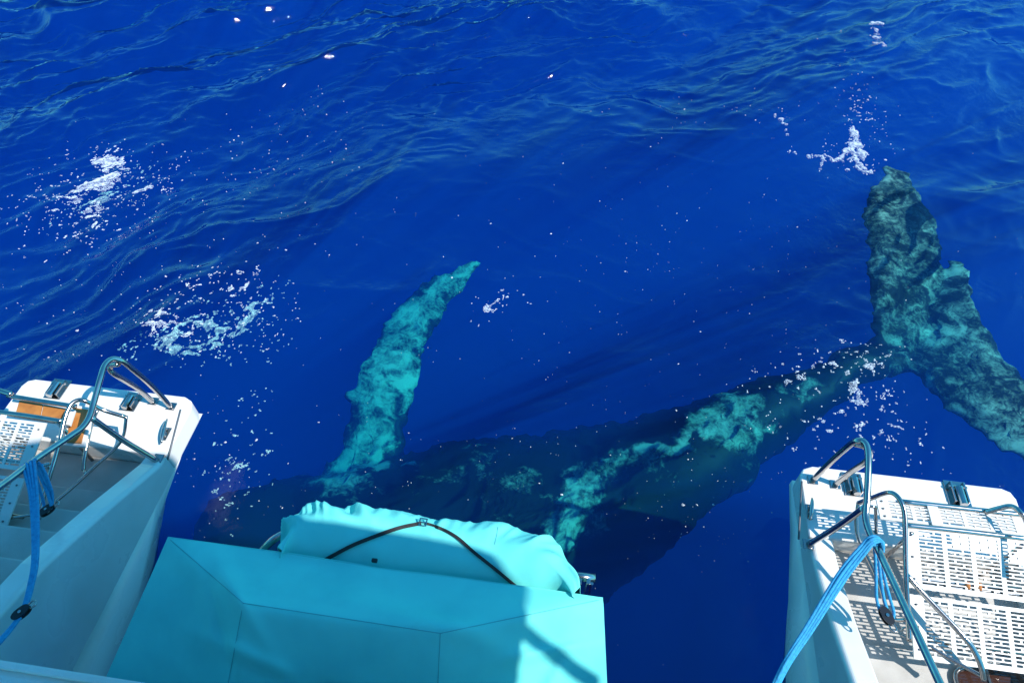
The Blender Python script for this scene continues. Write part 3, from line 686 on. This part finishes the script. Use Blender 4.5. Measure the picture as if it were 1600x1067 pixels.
for i in range(n-1):
    for j in range(NVt-1): Fc.append((i*NVt+j, (i+1)*NVt+j, (i+1)*NVt+j+1, i*NVt+j+1))
cov = mesh_obj('canvas_cover', Vt, Fc, M_canvas, None, True)
md = cov.modifiers.new('thick', 'SOLIDIFY'); md.thickness = .004; md.offset = -1
tpart(cov)
bvh = BVHTree.FromPolygons([Vector(v) for v in Vt], Fc)
def on_cover(px, py, lift=.004, bv=bvh, fb=1.2):
    d = ray(px, py).normalized(); h = bv.ray_cast(Vector((0, 0, EYE_H)), d)
    p = h[0] if h[0] else at(px, py, fb); return p - d*lift
hull_t = prism('tender_hull', [(at(x, y, .9).x*.97-.02, at(x, y, .9).y*.99-.03) for x, y in [(462, 870), (470, 820), (500, 800), (700, 822), (850, 850), (880, 890), (888, 950), (470, 905)]], .62, .95, M_rubber, None, .03)
tpart(hull_t)
def ribbon(name, px_pts, w, part_fn, mat, bv=bvh, lift=.006, n_=10):
    fine = catmull([Vector((x, y, 0)) for x, y in px_pts], n_)
    pts = [on_cover(q.x, q.y, lift, bv) for q in fine]; Vt_ = []; Fc_ = []
    for i, p in enumerate(pts):
        tt = (pts[min(i+1, len(pts)-1)] - pts[max(i-1, 0)]).normalized(); nn = tt.cross(Vector((0, -.25, 1))).normalized(); up = nn.cross(tt)
        for sx, sz in ((-w/2, 0), (w/2, 0), (w/2, -.004), (-w/2, -.004)): Vt_.append(p + nn*sx + up*sz)
    for i in range(len(pts)-1):
        for k in range(4): Fc_.append((i*4+k, i*4+(k+1) % 4, (i+1)*4+(k+1) % 4, (i+1)*4+k))
    Fc_.append((3, 2, 1, 0)); Fc_.append(tuple((len(pts)-1)*4+k for k in range(4)))
    return part_fn(mesh_obj(name, Vt_, Fc_, mat))
ribbon('strap', [(490, 884), (512, 872), (550, 852), (590, 836), (625, 824), (658, 817)], .019, tpart, M_strap, lift=.012)
ribbon('strap', [(664, 817), (690, 826), (715, 840), (740, 862), (775, 890), (812, 921), (830, 936)], .016, tpart, M_strap, lift=.012)
bm = bmesh.new(); c = on_cover(661, 816, .014)
for k in range(2): add_box(bm, c + Vector((-.018+.036*k, 0, .002)), (.007, .045, .006), .001)
for k in range(3): add_box(bm, c + Vector((0, -.020+.020*k, .002)), (.029, .006, .006), .001)
tpart(bm_obj('buckle', bm, M_steel))
ribbon('seam', [(778, 823), (776, 836), (773, 850)], .004, tpart, M_seam, lift=.003)

# ------------------------------------------------------------------ canvas cover over the stern bench (near)
bench = empty('bench_cover', 'large smooth turquoise canvas cover in the foreground, shaded except its right end', 'canvas cover', at(560, 960, .9))
def cpart(o):
    o.parent = bench; o.location = -Vector(bench.location); return o
A_, B_ = (262, 839), (940, 934)
G = {  # key points px, py, z
    'A': (262, 839, 1.24), 'B': (942, 934, 1.24), 'C': (380, 942, 1.42), 'D': (688, 989, 1.42),
    'M': (520, 905, 1.36), 'F': (150, 1092, .86), 'H': (950, 1130, 1.06), 'I': (340, 1230, .92), 'J': (680, 1260, .92)}
K = {k: at(*v) for k, v in G.items()}
def patch(name, quad, nu=26, nvv=26, seed=0, sag=0.0, wr=.004, fn=None):
    a, b_, c, d = quad; Vt_ = []; Fc_ = []
    for i in range(nu+1):
        for j in range(nvv+1):
            u, v = i/nu, j/nvv
            p = a*(1-u)*(1-v) + b_*u*(1-v) + c*u*v + d*(1-u)*v
            e = min(1, 12*min(u, 1-u, v, 1-v)); e2 = math.sin(math.pi*u)*math.sin(math.pi*v)
            p = p + Vector((0, .25, 1)).normalized()*(-sag*e2 + e*wr*(noise.noise(Vector((p.x*3.5+seed, p.y*3.5, p.z*2))) * 2 + noise.noise(Vector((p.x*9+seed, p.y*9, 1)))))
            if fn: p = fn(u, v, p)
            Vt_.append(p)
    for i in range(nu):
        for j in range(nvv): Fc_.append((i*(nvv+1)+j, (i+1)*(nvv+1)+j, (i+1)*(nvv+1)+j+1, i*(nvv+1)+j+1))
    return Vt_, Fc_
def edgewave(u, v, p):
    if v < .5:
        k = (1-v*2); p.z += k*.006*math.sin(u*21+1)*math.sin(math.pi*u) + k*.010*math.exp(-((u-.43)/.05)**2); p.y += k*.006*math.sin(u*9)*math.sin(math.pi*u)
    return p
def ridge(u):  # ridge polyline A-C-D-B split
    return K['C'].lerp(K['D'], u)
allV, allF = [], []
def addp(q, **kw):
    V_, F_ = patch('x', q, **kw); o = len(allV); allV.extend(V_); allF.extend([tuple(o+k for k in f) for f in F_])
# aft strip as a wide quad A-B-D-C, then left flank, front, right flank
addp((K['A'], K['B'], K['D'], K['C']), nu=48, nvv=28, seed=1, sag=.030, wr=.014, fn=edgewave)
addp((K['A'], K['C'], K['I'], K['F']), nu=28, nvv=44, seed=1, sag=.02, wr=.016)
addp((K['C'], K['D'], K['J'], K['I']), nu=48, nvv=44, seed=1, sag=.016, wr=.010)
addp((K['D'], K['B'], K['H'], K['J']), nu=28, nvv=44, seed=1, sag=.012, wr=.012)
skirtA = [K['F'], K['A'], K['B'], K['H']]
def down(p, z, inx=0): q = Vector(p); q.z = z; q.x += inx; return q
cb = mesh_obj('canvas', allV, allF, M_canvas, None, True)
bm = bmesh.new(); bm.from_mesh(cb.data); bmesh.ops.remove_doubles(bm, verts=bm.verts, dist=.0008)
inner = [v for v in bm.verts if not v.is_boundary]
for _ in range(14): bmesh.ops.smooth_vert(bm, verts=inner, factor=.5, use_axis_x=True, use_axis_y=True, use_axis_z=True)
for v in bm.verts:                                   # soft folds pulled from the corners, slack between them
    c_ = v.co; k_ = 0.3 if v.is_boundary else 2.6
    for (fx, fy, ang, ln, wd, hh) in ((-1.45, .98, -.75, .30, .035, .013), (-1.52, .86, -1.0, .24, .03, -.010), (-1.25, .72, -.25, .30, .030, .012), (-.55, .97, -.12, .45, .05, .012), (.02, .95, .35, .20, .025, .011), (.05, .80, 1.1, .16, .028, .012), (-.95, .66, -.1, .35, .03, -.010), (-.15, .70, .2, .22, .03, .009)):
        u_ = (c_.x-fx)*math.cos(ang)+(c_.y-fy)*math.sin(ang); w_ = -(c_.x-fx)*math.sin(ang)+(c_.y-fy)*math.cos(ang)
        v.co.z += k_*hh*math.exp(-(u_/ln)**2-(w_/wd)**2)
bmesh.ops.recalc_face_normals(bm, faces=bm.faces)
bm.verts.ensure_lookup_table(); bm.verts.index_update()
allV = [v.co.copy() for v in bm.verts]; allF = [tuple(v.index for v in f.verts) for f in bm.faces]
bm.to_mesh(cb.data); bm.free()
cpart(cb)
# skirts below the aft edge and the sides
def skirt(p, q, z, inx0, inx1, name='skirt'):
    Vt_ = []; Fc_ = []; n_ = 40
    for i in range(n_+1):
        a = p.lerp(q, i/n_); b_ = down(a, z, inx0 + (inx1-inx0)*i/n_)
        b_.y -= .05
        for j in range(9):
            w = a.lerp(b_, j/8); w.y += .008*math.sin(i*.7)*j/8; w.x += .01*math.sin(j*.8); Vt_.append(w + Vector((0, -.003, -.003)))
    for i in range(n_):
        for j in range(8): Fc_.append((i*9+j, (i+1)*9+j, (i+1)*9+j+1, i*9+j+1))
    return cpart(mesh_obj(name, Vt_, Fc_, M_canvas, None, True))
skirt(K['A'], K['B'], .80, .02, -.02); skirt(K['F'], K['A'], .80, .04, .02)
sk = skirt(K['B'], K['H'], .80, .02, .02)
# piping and seams on the joins
bvb = BVHTree.FromPolygons([Vector(v) for v in allV], allF)
def seam(a, b_, w=.0036, n_=10, mat=M_seam, wob=2.0, name='seam'):
    pts = [(a[0]+(b_[0]-a[0])*k/n_, a[1]+(b_[1]-a[1])*k/n_) for k in range(n_+1)]
    pp = [on_cover(x, y, .0005, bvb, 1.3) for x, y in pts]
    cpart(tube(name, pp, w/2, mat, seg=6, n=4))
seam((266, 843), (380, 942)); seam((380, 942), (688, 989)); seam((688, 989), (936, 937)); seam((380, 942), (352, 1090)); seam((688, 989), (683, 1090))
pp = [K['A'].lerp(K['B'], k/24) + Vector((0, .003, .0)) for k in range(25)]
def wav(k): 
    u = k/60; return edgewave(u, 0, K['A'].lerp(K['B'], u))
cpart(tube('piping', [wav(k) for k in range(61)], .0028, M_canvas, seg=6, n=2))
# bench frame inside
cpart(prism('bench_frame', [(-1.45, .70), (-1.45, .98), (.10, .98), (.10, .72)], .80, 1.02, M_gel, None, .02))
c = on_cover(584, 880, .0, bvb, 1.25); cpart(box('zip_end', (c.x, c.y+.015, c.z), (.03, .02, .02), M_black, None, .006))

# ------------------------------------------------------------------ ropes and pulley blocks
def rope_bundle(label, strands, r, group=None):
    root = empty('mooring_rope', label, 'rope', strands[0][0] if isinstance(strands[0][0], Vector) else at(*strands[0][0]))
    for s in strands:
        o = tube('strand', [p if isinstance(p, Vector) else at(*p) for p in s], r, M_rope, root, seg=8, n=8)
        o.location = -Vector(root.location)
    return root
st = []
for k, (dx, dz) in enumerate(((0, 0), (4.5, .006), (9, .0), (13, -.006))):   # right: wrap over the rail then away to lower left
    st.append([(1376+dx*.3, 856+dx*.5, 1.11), (1374+dx*.4, 842+dx*.35, 1.16+dz), (1362+dx*.3, 838+dx*.8, 1.17+dz), (1346+dx*.5, 852+dx*.9, 1.14), (1310+dx*.8, 896+dx*.75, 1.08+dz), (1262+dx*.7, 975+dx*.55, 1.0), (1225+dx*.5, 1035+dx*.45, .96+dz), (1196+dx*.5, 1095+dx*.4, .9)])
for dx in (0, 6, 11):                                                  # hanging loops to the block
    st.append([(1366+dx*.6, 850, 1.13), (1368+dx*.9, 875, 1.05), (1369+dx*1.25, 905, .98), (1370+dx*1.9, 935, .92), (1376+dx*1.9, 957, .90), (1384+dx*.9, 972-dx*.3, .89)])
rope_bundle('bright blue rope wrapped over the right handrail, its tail running to the lower left', st, .0085)
st = []
for dx in (0, 6, 12, 18):                                                  # left
    st.append([(46+dx, 736-dx*.5, 1.20), (36+dx, 727-dx*.5, 1.27), (38+dx*.9, 736-dx*.4, 1.29), (47+dx*.6, 775, 1.28), (51+dx*.45, 830, 1.27), (51+dx*.35, 880, 1.27), (44+dx*.3, 920, 1.26), (37+dx*.25, 948, 1.26)])
for dx in (0, 4): st.append([(60+dx, 725, 1.24), (70+dx, 748, 1.16), (79+dx*.6, 772, 1.06), (79+dx*.3, 792, 1.0), (74, 800, .98)])
st.append([(52, 728, 1.22), (58, 752, 1.12), (66, 778, 1.02), (70, 796, .98)]); st.append([(56, 730, 1.2), (72, 765, 1.1), (80, 790, 1.02)])
for dx in (0, 6): st.append([(30+dx*.3, 962+dx*.3, 1.28), (18, 978+dx*.8, 1.28), (4, 994+dx*.9, 1.29), (-20, 1020+dx, 1.3)])
rope_bundle('mid blue rope looped over the left handrail and hanging down past the steps', st, .0085)
def pulley(px, py, z, ang, label, sc=1.0):
    root = empty('pulley_block', label, 'pulley', at(px, py, z))
    rot = Matrix.Rotation(ang, 3, 'Z')
    for k, dz in (('cheek', .011), ('cheek', -.011)):
        bm = bmesh.new(); poly = oval(0, 0, .042*sc, .024*sc, 18, 2.3)
        b0_ = [bm.verts.new((x, y, dz-.003)) for x, y in poly]; t0_ = [bm.verts.new((x, y, dz+.003)) for x, y in poly]
        bm.faces.new(b0_[::-1]); bm.faces.new(t0_)
        for i in range(18): bm.faces.new((b0_[i], b0_[(i+1) % 18], t0_[(i+1) % 18], t0_[i]))
        bmesh.ops.transform(bm, matrix=rot.to_4x4(), verts=bm.verts); bm_obj('cheek', bm, M_black, root)
    bm = bmesh.new(); add_tube(bm, [(0, 0, -.008), (0, 0, .008)], .02*sc, seg=16, smooth_path=False); bm_obj('wheel', bm, M_steel, root)
    bm = bmesh.new(); add_tube(bm, [(0, 0, .012), (0, 0, .019)], .008*sc, seg=10, smooth_path=False); bm_obj('axle', bm, M_steel, root)
    bm = bmesh.new(); add_tube(bm, [rot @ Vector(p) for p in ((.036*sc, -.012, 0), (.06*sc, -.014, 0), (.07*sc, 0, 0), (.06*sc, .014, 0), (.036*sc, .012, 0))], .0045, seg=8, n=5)
    bmesh.ops.recalc_face_normals(bm, faces=bm.faces); bm_obj('shackle', bm, M_steel, root, True)
    return root
pulley(1385, 962, .92, -1.2, 'black pulley block hanging in the rope loops on the right stern', 1.15)
pulley(73, 797, 1.0, 1.0, 'small black pulley block under the left handrail beside the gangway')
pulley(33, 957, 1.28, 1.0, 'black pulley block joining the hanging rope above the white sloping bulwark')

# ------------------------------------------------------------------ unseen hardtop roof, outline shaped along the sun to throw the shade
def up_sun(p, z=RZ): return p + SUN*((z-p.z)/SUN.z)
edge = [up_sun(on_cover(x, y, 0, bvh, 1.25)) for x, y in ((484, 816), (560, 826), (640, 840), (700, 850), (772, 866), (790, 890), (808, 918))]
edge += [up_sun(on_cover(x, y, 0, bvb, 1.3)) for x, y in ((822, 950), (818, 990), (814, 1030), (812, 1060))]
ee = [(p.x, p.y) for p in edge]
roof_poly = [(-3.4, .90), (.0, .85), (.62, 1.02), (1.45, 1.10)] + ee + [(ee[-1][0], -3.3), (-3.4, -3.3)]
roof = bpart(prism('hardtop_shade_roof', roof_poly, RZ, RZ+.10, M_gel, None, 0))
for x, y in ((-2.1, -3.0), (1.2, -3.0), (-2.2, -.9), (1.3, -.9)):
    sub(tube('roof_post', [(x, y, 1.712), (x, y, RZ-.002)], .035, M_steel, smooth_path=False), roof)
q1 = on_cover(818, 985, 0, bvb, 1.3); q2 = on_cover(925, 1064, 0, bvb, 1.2)
sub(tube('shadow_strut', [up_sun(q1, RZ+.05), up_sun(q2, 4.35)], .035, M_gel, smooth_path=False), roof)  # unseen strut added to cast the bar of shadow on the near cover
